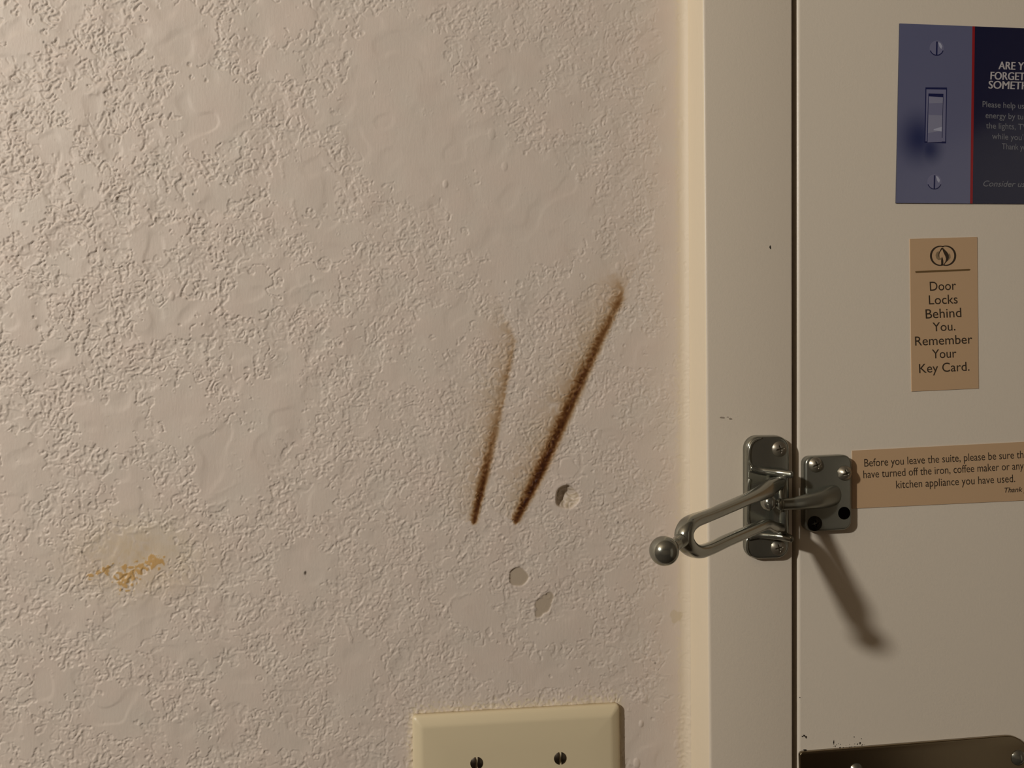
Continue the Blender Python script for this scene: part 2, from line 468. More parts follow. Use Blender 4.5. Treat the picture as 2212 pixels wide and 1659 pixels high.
    for sx_, sy_, r in ((659,1238,2.6),(194,693,2.2),(165,766,2.0),(178,1192,2.4),(660,1236,2),(95,92,2),(1415,1432,1.6),(417,420,1.8),(38,395,2.2),(50,388,1.8),(1335,1128,1.6)):
        s = sstep(r + 1, r - 1, np.sqrt((px - sx_) ** 2 + ((py - sy_) / 1.5) ** 2))[..., None]
        colr = colr * (1 - .8 * s) + np.array(srgb(70, 58, 46)[:3]) * .8 * s

    # ---- mesh
    ny, nx = X.shape
    rims = np.minimum.reduce([np.broadcast_to(sstep(X_L, X_L + .1, X), X.shape), sstep(0, .1, Z), sstep(Z_C, Z_C - .1, Z)])
    Yv = -(h / 1000.0) * rims
    co = np.stack([X, Yv, Z], -1).reshape(-1, 3).astype(np.float32)
    idx = np.arange(ny * nx).reshape(ny, nx)
    quads = np.stack([idx[:-1, :-1], idx[:-1, 1:], idx[1:, 1:], idx[1:, :-1]], -1).reshape(-1, 4)
    nq = len(quads)
    me = bpy.data.meshes.new('wall_back')
    me.vertices.add(len(co)); me.vertices.foreach_set('co', co.ravel())
    me.loops.add(nq * 4); me.loops.foreach_set('vertex_index', quads.ravel().astype(np.int32))
    me.polygons.add(nq); me.polygons.foreach_set('loop_start', np.arange(0, nq * 4, 4, dtype=np.int32))
    me.polygons.foreach_set('use_smooth', np.ones(nq, bool))
    me.update(calc_edges=True)
    at = me.color_attributes.new('paint', 'FLOAT_COLOR', 'POINT')
    rgba = np.ones((ny * nx, 4), np.float32); rgba[:, :3] = np.clip(colr.reshape(-1, 3), 0, 1)
    at.data.foreach_set('color', rgba.ravel())
    m = mat('textured_wall_paint', (*WALL_RGB, 1), 0.52, spec=0.35, bump=(1500, 0.00004, 0.35))
    nt = m.node_tree
    ca = nt.nodes.new('ShaderNodeAttribute'); ca.attribute_name = 'paint'
    nt.links.new(ca.outputs['Color'], nt.nodes['Principled BSDF'].inputs['Base Color'])
    me.materials.append(m)
    o = bpy.data.objects.new('wall_back', me); COL.objects.link(o)
    tag(o, kind='structure')
    o['label'] = 'knockdown textured beige wall with two brown scorch streaks'
build_wall()

# ------------------------------------------------------------------ door frame and door
def build_frame():
    bm = bmesh.new()
    rings = []
    zs = [0.0, 0.6, 1.1, 1.35, 1.6, 2.0, HEAD + 0.05]
    for z in zs:
        xl, xf, xg = x_wall(z), x_face(z), x_gap(z)
        pts = [(xl, 0.11), (xl, 0.0005)]
        # left flank, slightly hollow at the wall, rounded arris, face, rounded arris into the gap
        a = Vector((xl, 0.0)); b = Vector((xf, YF)); d = (b - a).normalized(); r = 0.0016
        p0 = b - d * r; p1 = Vector((xf + r, YF))
        pts += [(a.x, a.y)]
        for k in range(7):
            t = k / 6
            q = p0 * (1 - t) ** 2 + b * 2 * t * (1 - t) + p1 * t * t
            pts.append((q.x, q.y))
        r2 = 0.0009
        c = Vector((xg, YF))
        for k in range(5):
            t = k / 4
            q = Vector((xg - r2, YF)) * (1 - t) ** 2 + c * 2 * t * (1 - t) + Vector((xg, YF + r2)) * t * t
            pts.append((q.x, q.y))
        pts += [(xg, 0.028), (xg + 0.014, 0.028), (xg + 0.014, 0.11)]
        rings.append([Vector((x, y, z)) for x, y in pts])
    loft(bm, rings); fix(bm)
    xr = x_door(1.35) + DOOR_W + 0.003
    add_box(bm, xr, xr + 0.048, YF, 0.11, 0, HEAD + 0.05)
    add_box(bm, x_wall(2.06), xr + 0.048, YF + 0.0006, 0.11, HEAD, HEAD + 0.055)
    fix(bm)
    o = obj('trim_1', bm, FRAME_PAINT, smooth=False)
    me = o.data
    for p in me.polygons:
        p.use_smooth = len(p.vertices) == 4
    me.set_sharp_from_angle(angle=math.radians(38))
    me.materials.append(LIT_FLANK_PAINT)
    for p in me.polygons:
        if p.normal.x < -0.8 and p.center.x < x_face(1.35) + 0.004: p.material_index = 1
    tag(o, 'painted metal door frame between textured wall and door', kind='structure')
    bm = bmesh.new()
    loft(bm, [[Vector((x_gap(z) + 0.0003, y, z)) if s == 0 else Vector((x_gap(z) + 0.0030, y, z)) for s, y in ((0, 0.003), (1, 0.003), (1, 0.0275), (0, 0.0275))] for z in (0.01, 1.35, 2.05)])
    fix(bm)
    obj('weatherstrip', bm, SEAL, o, smooth=False)
    return o
frame = build_frame()

# wall carried on above and right of the door frame
bm = bmesh.new()
xr = x_door(1.35) + DOOR_W + 0.051
add_box(bm, xr, X_R, 0.0, 0.11, 0, Z_C)
add_box(bm, x_wall(1.35) + 0.0045, xr, 0.0, 0.11, HEAD + 0.055, Z_C)
fix(bm)
tag(obj('wall_right_of_door', bm, ROOM, smooth=False), kind='structure')

def build_door():
    bm = bmesh.new()
    rings = []
    r = 0.0021
    for z in (0.008, 0.6, 1.1, 1.35, 1.6, HEAD - 0.003):
        x0 = x_door(z); x1 = x_door(1.35) + DOOR_W
        pts = [(x0, 0.022)]
        for k in range(8):
            a = math.pi / 2 * k / 7
            pts.append((x0 + r * (1 - math.cos(a)), YD + r * (1 - math.sin(a))))
        pts += [(x1, YD), (x1, 0.022)]
        rings.append([Vector((x, y, z)) for x, y in pts])
    loft(bm, rings); fix(bm)
    o = obj('door_1', bm, DOOR_PAINT)
    o.data.set_sharp_from_angle(angle=math.radians(38))
    return tag(o, 'beige painted door with notices on the right of the frame', kind='structure')
door = build_door()

def specks(name, spots, Y, m, parent, seed=1):
    rnd = random.Random(seed)
    bm = bmesh.new()
    for x, y, rx, ry in spots:
        ring = []
        for k in range(9):
            a = 2 * math.pi * k / 9; q = rnd.uniform(.6, 1.15)
            ring.append(P(x + rx * q * math.cos(a), y + ry * q * math.sin(a), Y - 0.00012))
        loft(bm, [[p + Vector((0, 0.0002, 0)) for p in ring], ring])
    fix(bm)
    return obj(name, bm, m, parent, smooth=False)
specks('paint_chip', [(1664,534,2.2,4)], YF, DIRT, frame)
specks('scuff_mark', [(1560,902,5,2.5),(1578,905,4,2.2),(1572,901,3,1.2)], YF, SMUDGE, frame, 2)
rnd = random.Random(5)
sp = [(1801,1603,1.4,4.5),(1804,1612,1,2),(1845,1592,1,1.4),(1858,1605,1.6,2.4),(1861,1596,.9,1.2),(1852,1608,1.1,1.2),(1863,1609,1.2,1),(1728,1507,1.1,1.2),
      (1737,1589,2.8,2.2),(1741,1592,2.2,3.4),(1734,1591,2.2,1.4),(1739,1620,4,1.6),(1896,1610,3,1.2),(1874,1612,3,.9),(1837,1614,4,.9),(1817,1616,5,.8)]
sp += [(1800 + rnd.random() * 75, 1606 + rnd.random() * 9, rnd.uniform(.5, 1.0), rnd.uniform(.5, 1)) for _ in range(22)]
specks('grime_speck', sp, YD, DIRT, door, 3)

# ------------------------------------------------------------------ screws
def screw_head(bm, c, r, dome, rec, depth, rot=0.0, n=44):
    """domed head facing the room (-Y) with a cross ('x') or a single slot ('-') cut in"""
    rings = 16; seg = n
    cr, sr = math.cos(rot), math.sin(rot)
    def height(u, v, rho):
        hgt = dome * (1 - rho * rho)
        a = u * cr + v * sr; b = -u * sr + v * cr
        if rec == 'x':
            la = max(0, 1 - abs(a) / .56); lb = max(0, 1 - abs(b) / .56)
            wa = .14 * (0.55 + .45 * la); wb = .14 * (0.55 + .45 * lb)
            cut = 0
            if abs(b) < wa and la > 0: cut = max(cut, min(1, la * 2.2) * min(1, (wa - abs(b)) / .05))
            if abs(a) < wb and lb > 0: cut = max(cut, min(1, lb * 2.2) * min(1, (wb - abs(a)) / .05))
            return hgt - depth * cut
        if rec == '-':
            if abs(a) < .17: return hgt - depth * min(1, (.17 - abs(a)) / .04)
        return hgt
    N = 46
    grid = {}
    for i in range(N + 1):
        for j in range(N + 1):
            u, v = 2 * i / N - 1, 2 * j / N - 1
            # square -> disc
            du, dv = u * math.sqrt(1 - v * v / 2), v * math.sqrt(1 - u * u / 2)
            rho = min(1, math.hypot(du, dv))
            grid[i, j] = bm.verts.new((c.x + du * r, c.y - height(du, dv, rho) - 0.0002, c.z + dv * r))
    for i in range(N):
        for j in range(N):
            bm.faces.new((grid[i, j], grid[i + 1, j], grid[i + 1, j + 1], grid[i, j + 1]))
    # skirt
    edge = [grid[i, 0] for i in range(N)] + [grid[N, j] for j in range(N)] + [grid[i, N] for i in range(N, 0, -1)] + [grid[0, j] for j in range(N, 0, -1)]
    low = [bm.verts.new((e.co.x, c.y + 0.0006, e.co.z)) for e in edge]
    for i in range(len(edge)):
        j = (i + 1) % len(edge)
        bm.faces.new((edge[i], low[i], low[j], edge[j]))
    return fix(bm)

def metal(name, col, rough, bump=None, metal=1.0):
    return mat(name, col, rough, metal, bump=bump)
CHROME = metal('worn_chrome', srgb(154, 155, 145), 0.19, (700, 0.000012, 1), 0.88)
CHROME_DULL = metal('dull_chrome', srgb(146, 147, 137), 0.3, (900, 0.000015, 1), 0.80)
STEEL = metal('screw_steel', srgb(160, 154, 140), 0.34, None, 0.85)
BLACK = mat('hole_shade', srgb(6, 5, 4), 1.0, spec=0.0)
DARK_SCREW = metal('dark_screw', srgb(112, 104, 92), 0.32)
BLACK_SCREW = metal('near_black_screw', srgb(46, 42, 36), 0.4)  # nearly black metal for the strike's lower left screw

# ------------------------------------------------------------------ swing bar guard on the frame
def build_guard():
    yb = YF - 0.0045
    tl, tr, bl = P(1616.5, 944, yb), P(1705.5, 944, yb), P(1614, 1207, yb)
    w, hgt = (tr - tl).length, tl.z - bl.z
    ctr = Vector(((tl.x + tr.x) / 2 - 0.0003, yb, (tl.z + bl.z) / 2))
    g = thing('door_guard', 'worn chrome swing bar door guard screwed to the door frame', 'door guard', (ctr.x, YF, ctr.z))
    X, Z = Vector((1, 0, 0)), Vector((0, 0, 1))
    # base plate: thin flange and three raised pads, divided by the two hinge ribs
    bm = bmesh.new()
    slab_plate(bm, ctr, X, Z, w + 0.0010, hgt + 0.0008, (0.0068, 0.0068, 0.0068, 0.0068), YF + 0.0001, yb, 0.0016, 6, 0.0003)
    base = obj('base_plate', bm, CHROME, g)
    # raised border strips beside the middle recess
    def pxz(px, py, Y=None): return P(px, py, yb if Y is None else Y)
    # ribs rising to the right into hinge ears
    for name, rows in (('hinge_ear', ((1620, 1011), (1640, 1016), (1668, 1019), (1690, 1021))),
                       ('hinge_ear', ((1618, 1160), (1640, 1156), (1668, 1155), (1690, 1156)))):
        hs = (0.0006, 0.0020, 0.0062, 0.0115)
        tw = (0.0016, 0.0017, 0.0018, 0.0019)
        rings = []
        n = 9
        P0 = [P(x, y, yb) for x, y in rows]
        P0 = catmull(P0, 6); HS = lerp_list(hs, 6); TW = lerp_list(tw, 6)
        for p, hh, t in zip(P0, HS, TW):
            ring = [Vector((p.x, yb + 0.002, p.z - t * 1.5)), Vector((p.x, yb - 0.0002, p.z - t * 1.35))]
            for k in range(n):
                a = math.pi * k / (n - 1)
                ring.append(Vector((p.x, yb - max(hh - t, 0.0001) - t * math.sin(a), p.z - t * math.cos(a))))
            ring += [Vector((p.x, yb - 0.0002, p.z + t * 1.35)), Vector((p.x, yb + 0.002, p.z + t * 1.5))]
            rings.append(ring)
        # rounded nose of the ear
        last = rings[-1]; c = sum(last, Vector()) / len(last)
        for k in (1, 2, 3):
            f = math.cos(k / 3.2 * math.pi / 2)
            rings.append([Vector((q.x + 0.0022 * math.sin(k / 3.2 * math.pi / 2), yb + 0.002 + (q.y - yb - 0.002) * (0.35 + .65 * f), c.z + (q.z - c.z) * f)) for q in last])
        bm = bmesh.new(); loft(bm, rings); fix(bm)
        obj(name, bm, CHROME, g)
    # raised bright lip along the left side of the middle recess
    bm = bmesh.new()
    pts = [P(x, y, yb - 0.0001) for x, y in ((1619.5, 1034), (1617, 1045), (1616, 1060), (1616, 1085), (1615.5, 1110), (1616, 1124), (1619, 1134))]
    pts = catmull(pts, 5)
    tube(bm, pts, [0.0009] * len(pts), 10, (1, 1), up=Vector((0, 1, 0)))
    obj('rim', bm, CHROME, g)
    for row in (((1646, 946), (1630, 952), (1621, 963), (1618, 980), (1618.5, 996), (1624, 1006), (1634, 1012), (1648, 1015.5)),
                ((1616, 1160), (1613.5, 1170), (1613, 1184), (1616, 1194), (1622, 1201))):
        bm = bmesh.new()
        pts = catmull([P(x, y, yb - 0.0001) for x, y in row], 5)
        m = len(pts)
        tube(bm, pts, [0.00022 + 0.00058 * math.sin(math.pi * min(1, (i + .5) / m)) ** .5 for i in range(m)], 10, (1, 1), up=Vector((0, 1, 0)))
        obj('rim', bm, CHROME, g)
    # screws
    for x, y in ((1683.5, 970), (1681, 1183)):
        bm = bmesh.new()
        screw_head(bm, P(x, y, yb - 0.0002), 0.0040, 0.0016, 'x', 0.0018, 0.25)
        obj('screw', bm, STEEL, g)
    # pivot pin between the ears
    pa, pb = P(1691, 1028, yb - 0.0075), P(1691, 1152, yb - 0.0075)
    pb.x = pa.x
    bm = bmesh.new()
    tube(bm, [pa, pa.lerp(pb, .5), pb], [0.0021] * 3, 14, up=Vector((0, 1, 0)))
    obj('pivot_pin', bm, CHROME_DULL, g)
    # swing arm, standing out from the frame in one upright plane through the pin
    A = Vector((pa.x, pa.y, 0)); B = P(1435, 1190, -0.1305); B.z = 0
    d = (B - A).normalized(); nrm = Vector((d.y, -d.x, 0))
    Q = lambda x, y: on_plane(x, y, Vector((A.x, A.y, 1.3)), nrm)
    arm = bmesh.new()
    n = 12
    path = [(1693, 1042), (1678, 1046), (1660, 1056), (1640, 1067), (1612, 1079), (1570, 1097), (1530, 1113.5), (1502, 1124), (1485, 1136), (1477.5, 1156),
            (1484, 1177), (1503, 1190.5), (1528, 1187), (1570, 1168), (1612, 1150), (1640, 1138), (1658, 1133), (1675, 1139), (1693, 1141)]
    pts = catmull([Q(*p) for p in path], 6)
    rad = lerp_list([.0023, .0030, .0036, .0032, .0027, .0026, .0026, .0028, .0033, .0036, .0034, .0029, .0026, .0026, .0026, .0026, .0027, .0030, .0023], 6)
    el = lerp_list([Vector((.7, 1.0)), Vector((.7, 1.25)), Vector((.75, 1.3)), Vector((.85, 1.1))] + [Vector((1, 1))] * 11 +
                   [Vector((1, 1)), Vector((.8, 1.0)), Vector((.7, 1.0)), Vector((.7, 1.0))], 6)
    # squarish bars: superellipse section oriented in the arm's plane
    rings = []
    for i, p in enumerate(pts):
        t = (pts[min(i + 1, len(pts) - 1)] - pts[max(i - 1, 0)]).normalized()
        side = nrm; nu = side.cross(t).normalized()
        ring = []
        for k in range(20):
            a = 2 * math.pi * (k + .5) / 20
            ca, sa = math.cos(a), math.sin(a)
            ex = 0.72
            ring.append(p + (side * (math.copysign(abs(ca) ** ex, ca) * el[i][0]) + nu * (math.copysign(abs(sa) ** ex, sa) * el[i][1])) * rad[i])
        rings.append(ring)
    loft(arm, rings)
    # neck to the knob
    nk = catmull([Q(1482, 1160), Q(1471, 1168), Q(1461, 1175), Q(1450, 1182)], 5)
    tube(arm, nk, lerp_list([.0034, .0030, .0026, .0030], 5), 16)
    fix(arm)
    ob = obj('swing_arm', arm, CHROME, g)
    bm = bmesh.new()
    c = Q(1434.5, 1190); dep = (c - CAM).dot(FWD)
    sphere(bm, c, 32.0 / F_PX * dep, 40, 24)
    obj('ball_knob', bm, CHROME, ob)
build_guard()

# ------------------------------------------------------------------ strike with its stud, on the door
def build_strike():
    yf = YD - 0.0052
    tl, br = P(1740, 985, yf), P(1840.5, 1146, yf)
    w, hgt = br.x - tl.x, tl.z - br.z
    ctr = Vector(((tl.x + br.x) / 2, yf, (tl.z + br.z) / 2))
    g = thing('door_guard_strike', 'dull chrome strike plate with ball stud on the door beside the guard', 'door guard', (ctr.x, YD, ctr.z))
    bm = bmesh.new()
    u = (P(1836, 983, yf) - P(1745, 987.5, yf)); u.y = 0; u.normalize()
    slab_plate(bm, ctr, Vector((1, 0, 0)), Vector((0, 0, 1)), w, hgt, (0.0046, 0.0046, 0.0046, 0.0040), YD + 0.0002, yf, 0.0014, 6, 0.0)
    for v in bm.verts:                       # the top and bottom edges rise slightly to the right
        v.co.z += (v.co.x - ctr.x) * 0.035
    obj('plate', bm, CHROME_DULL, g)
    # fin and stud growing out of the plate towards the guard
    path = [((1822, 1064), -0.0034), ((1806, 1068), -0.0016), ((1786, 1074), 0.0016), ((1762, 1080), 0.0062), ((1732, 1085.5), 0.0106), ((1706, 1088.5), 0.0122), ((1686, 1089.5), 0.0126)]
    pts = catmull([P(x, y, yf - e) for (x, y), e in path], 6)
    rad = lerp_list([.0030, .0046, .0052, .0046, .0036, .0030, .0031], 6)
    el = lerp_list([Vector((.5, 1.3)), Vector((.55, 1.25)), Vector((.62, 1.1)), Vector((.85, 1.0)), Vector((1, 1)), Vector((1, 1)), Vector((1, 1))], 6)
    bm = bmesh.new(); tube(bm, pts, rad, 22, [tuple(e) for e in el])
    e = pts[-1]
    sphere(bm, e, 0.0031, 20, 12)
    s = obj('stud', bm, CHROME_DULL, g)
    bm = bmesh.new()
    b = P(1659, 1085, yf - 0.0126)
    tube(bm, [e, e.lerp(b, .5), b], [.0018, .0016, .0018], 14)
    sphere(bm, b, 0.0043, 28, 18, (0.9, 1, 1.05))
    obj('stud_ball', bm, CHROME, s)
    for x, y, r, dm in ((1762, 1004, .0040, .0022), (1824.5, 1022, .0040, .0028)):
        bm = bmesh.new(); screw_head(bm, P(x, y, yf - 0.0001), r, dm, 'x', 0.0020, 0.35)
        obj('screw', bm, STEEL, g)
    bm = bmesh.new(); screw_head(bm, P(1760, 1131, yf - 0.0001), .0040, .0010, 'x', 0.0018, 0.2)
    o = obj('screw', bm, BLACK_SCREW, g); o['label'] = 'near-black sunken screw'
    bm = bmesh.new()  # flush black disc paints the shade inside an empty screw hole
    c = P(1823.5, 1108.5, yf)
    ring = [c + Vector((math.cos(a) * .0034, -0.00008, math.sin(a) * .0034)) for a in [2 * math.pi * k / 28 for k in range(28)]]
    loft(bm, [ring, [q + Vector((0, 0.0002, 0)) for q in ring]])
    fix(bm)
    o = obj('screw_hole_shade', bm, BLACK, g, smooth=False); o['label'] = 'black disc painted as the shade in an empty screw hole'
build_strike()

# ------------------------------------------------------------------ blank cover plate on the wall
def build_cover():
    IVORY = mat('ivory_plastic', srgb(221, 207, 174), 0.38, spec=0.45)
    yf = -0.0062; ys = -0.0030
    tl, tr = P(890.5, 1546.5, ys), P(1337.5, 1520.5, ys)
    u = (tr - tl); w = u.length; u.normalize()
    v = Vector((-u.z, 0, u.x))
    hgt = 0.1143
    ctr = tl + u * (w / 2) - v * (hgt / 2)
    g = thing('cover_plate', 'ivory two gang blank cover plate on the wall below the burns', 'cover plate', (ctr.x, 0, ctr.z))
    bm = bmesh.new()
    rings = []
    def ring(inset, y, r):
        return [Vector(((ctr + u * a + v * b).x, y, (ctr + u * a + v * b).z)) for a, b in round_rect(w - 2 * inset, hgt - 2 * inset, r, 6)]
    prof = [(0.0, 0.0004, .0022), (0.0, -0.0026, .0022), (0.00012, -0.0032, .0022), (0.0005, -0.0037, .0021), (0.0015, -0.0044, .0018), (0.0030, -0.0052, .0015),
            (0.0043, -0.0058, .0012), (0.0052, -0.00608, .001), (0.0062, -0.0062, .001), (0.02, -0.0062, .001)]
    loft(bm, [ring(*p) for p in prof]); fix(bm)
    obj('plate', bm, IVORY, g)
    for x, y in ((1029.5, 1648.5), (1210, 1638)):
        for k in (0, 1):
            c = P(x, y, yf) - v * (0.0826 * k)
            c.y = yf
            bm = bmesh.new(); screw_head(bm, c, .0034, .0009, '-', 0.0012, 0.02)
            o = obj('screw', bm, DARK_SCREW, g)
build_cover()

# ------------------------------------------------------------------ dark lock plate at the bottom of the door
def build_lock():
    BRONZE = metal('dark_bronze_metal', srgb(150, 136, 112), 0.24, (400, 0.00001, 1))
    yf = YD - 0.0018
    tl, tr = P(1728, 1625.5, yf), P(2226, 1586, yf)
    u = tr - tl; w = u.length; u.normalize(); v = Vector((-u.z, 0, u.x))
    hgt = 0.17
    ctr = tl + u * (w / 2) - v * (hgt / 2)
    g = thing('lock_plate', 'dark bronze lock plate at the lower edge of the door', 'lock plate', (ctr.x, YD, ctr.z))
    bm = bmesh.new()
    slab_plate(bm, ctr, u, v, w, hgt, (0.014, 0.014, 0.002, 0.002), YD + 0.0002, yf, 0.0007, 5)
    obj('plate', bm, BRONZE, g)
    for x, y, r in ((2200, 1637, .0042), (1850, 1664, .0038)):
        bm = bmesh.new(); screw_head(bm, P(x, y, yf - 0.0001), r, .0022, 'n', 0, 0)
        obj('screw', bm, CHROME, g)
build_lock()

# ------------------------------------------------------------------ printed notices on the door
def quad_slab(bm, corners, y_front, y_back):
    """corners: four photo pixels, clockwise from top left"""
    f = [P(x, y, y_front) for x, y in corners]
    b = [Vector((p.x, y_back, p.z)) for p in f]
    loft(bm, [b, f]); return fix(bm)

def flat_poly(bm, pts, Y, th=0.00002):
    f = [P(x, y, Y) for x, y in pts]
    loft(bm, [[Vector((p.x, Y + th, p.z)) for p in f], f]); return fix(bm)

def text_mesh(bm, s, left, right, cap_px, Y, ref=None, bold=0.0, shear=0.0):
    """writes a line: left / right = (px, py) of the baseline ends of ref (or of the whole line)"""
    def raw(body):
        cu = bpy.data.curves.new('line', 'FONT'); cu.body = body; cu.size = 1.0
        cu.offset = bold; cu.shear = shear; cu.resolution_u = 4; cu.fill_mode = 'FRONT'
        o = bpy.data.objects.new('line', cu); COL.objects.link(o)
        dg = bpy.context.evaluated_depsgraph_get(); dg.update()
        me = bpy.data.meshes.new_from_object(o.evaluated_get(dg))
        bpy.data.objects.remove(o); bpy.data.curves.remove(cu)
        return me
    me = raw(s)
    mr = raw(ref) if ref else me
    xs = [v.co.x for v in mr.vertices]; x0, x1 = min(xs), max(xs)
    mh = raw('H'); cap = max(v.co.y for v in mh.vertices)
    a, b = P(left[0], left[1], Y), P(right[0], right[1], Y)
    u = b - a; sx = u.length / (x1 - x0); u.normalize()
    v = Vector((-u.z, 0, u.x))
    c1 = P(left[0], left[1] - cap_px, Y); sy = (c1 - a).length / cap
    verts = [bm.verts.new(a + u * ((q.co.x - x0) * sx) + v * (q.co.y * sy)) for q in me.vertices]
    for p in me.polygons:
        try: bm.faces.new([verts[i] for i in p.vertices])
        except ValueError: pass
    for m_ in {me, mr, mh}: bpy.data.meshes.remove(m_)
    return bm

TAN = mat('tan_laminate', srgb(202, 170, 134), 0.3, spec=0.45)
INK = mat('black_ink', srgb(58, 46, 34), 0.45)
INK_BROWN = mat('brown_ink', srgb(112, 88, 54), 0.5)
INK_GREY = mat('grey_ink', srgb(140, 120, 92), 0.5)

def face_up(bm):
    bmesh.ops.recalc_face_normals(bm, faces=bm.faces)
    for f in bm.faces:
        f.normal_update()
        if f.normal.y > 0: f.normal_flip()
    return bm

def key_notice():
    cs = [(1965.5, 516), (2111, 511.8), (2114, 839), (1969.4, 845.6)]
    yc = YD - 0.00035
    c = P(2040, 845, YD)
    g = thing('notice_sign', 'narrow tan notice reminding of the key card, on the door', 'sign', (c.x, YD, c.z))
    bm = bmesh.new(); quad_slab(bm, cs, yc, YD + 0.0001)
    obj('panel', bm, TAN, g, smooth=False)
    yt = yc - 0.00004
    bm = bmesh.new()
    for s, l, r, cp in (('Door', (2009, 628.2), (2065.7, 625.7), 19.5), ('Locks', (2006.8, 657.6), (2069, 655.3), 19.5), ('Behind', (1999.9, 688.2), (2077, 684.6), 20),
                        ('You.', (2014.8, 715.8), (2064, 713.6), 19), ('Remember', (1977, 746.6), (2100.7, 741.8), 19.5), ('Your', (2013.6, 774.2), (2066.3, 772), 19),
                        ('Key Card.', (1985.7, 805.8), (2094.5, 800.6), 19.5)):
        text_mesh(bm, s, l, r, cp, yt, bold=0.004)
    obj('lettering', face_up(bm), INK, g, smooth=False)
    bm = bmesh.new()
    flat_poly(bm, [(1977, 585.6), (2010, 584.2), (2050, 582.6), (2094, 580.8), (2097, 582.4), (2094, 584.8), (2050, 586.6), (2010, 588.6), (1978, 589.8)], yt)
    obj('rule', bm, INK_BROWN, g, smooth=False)
    # emblem of two overlapping rings with a flame between them
    bm = bmesh.new()
    def crescent(cx, cy, ro, shift, ri, a0, a1, n=40):
        out = [(cx + ro * math.cos(a), cy + ro * math.sin(a)) for a in np.linspace(a0, a1, n)]
        inn = [(cx + shift + ri * math.cos(a), cy + ri * math.sin(a)) for a in np.linspace(a0, a1, n)]
        for i in range(n - 1):
            f = [P(*q, yt) for q in (out[i], out[i + 1], inn[i + 1], inn[i])]
            bm.faces.new([bm.verts.new(q) for q in f])
    crescent(2030.6, 552.6, 21.8, 2.2, 19.6, math.radians(62), math.radians(290))
    crescent(2043.6, 552.4, 22.0, -2.2, 19.8, math.radians(-112), math.radians(120))
    def poly(pts): bm.faces.new([bm.verts.new(P(1990 + x / 18.43, 520 + y / 18.43, yt)) for x, y in pts])
    poly([(850, 270), (930, 350), (1030, 450), (1095, 560), (1100, 680), (1060, 790), (1000, 850), (940, 920), (880, 960), (920, 900), (965, 820), (985, 730), (960, 620), (910, 520), (870, 430), (845, 350)])
    poly([(800, 690), (830, 640), (860, 700), (880, 800), (880, 940), (800, 960), (790, 830)])
    poly([(790, 300), (850, 270), (845, 330), (800, 380), (740, 470), (715, 560), (725, 640), (690, 620), (690, 520), (730, 410)])
    obj('emblem', face_up(bm), INK, g, smooth=False)
    bm = bmesh.new()
    yg = yt + 0.00002
    for pts in ([(690, 420), (735, 440), (715, 560), (730, 660), (790, 700), (790, 760), (680, 770), (600, 700), (570, 580), (610, 460)],
                [(1095, 480), (1160, 560), (1170, 680), (1110, 760), (1060, 790), (1100, 680)]):
        bm.faces.new([bm.verts.new(P(1990 + x / 18.43, 520 + y / 18.43, yg)) for x, y in pts])
    obj('emblem_tint', face_up(bm), INK_GREY, g, smooth=False)
key_notice()

def leave_notice():
    # left end tucked against the strike plate
    cs = [(1841, 973.5), (2300, 950.0), (2300, 1076.8), (1841, 1098.6)]
    yc = YD - 0.0004
    c = P(2060, 1090, YD)
    g = thing('notice_sign', 'long tan notice about turned off appliances, beside the strike plate', 'sign', (c.x, YD, c.z))
    bm = bmesh.new()
    quad_slab(bm, cs, yc, YD + 0.0001)
    obj('panel', bm, TAN, g, smooth=False)
    yt = yc - 0.00004
    bm = bmesh.new()
    text_mesh(bm, 'Before you leave the suite, please be sure that you', (1867.3, 1008.2), (2211, 989.4), 16.6, yt, ref='Before you leave the suite, please be sure th', bold=0.002)
    text_mesh(bm, 'have turned off the iron, coffee maker or any', (1865.2, 1033), (2211.6, 1013.6), 16.6, yt, bold=0.002)
    text_mesh(bm, 'kitchen appliance you have used.', (1936, 1055), (2193, 1041.2), 16.6, yt, bold=0.002)
    text_mesh(bm, 'Thank you', (2170, 1064), (2209, 1062), 10.5, yt, ref='Thank', bold=0.012, shear=0.25)
    obj('lettering', face_up(bm), INK, g, smooth=False)
leave_notice()

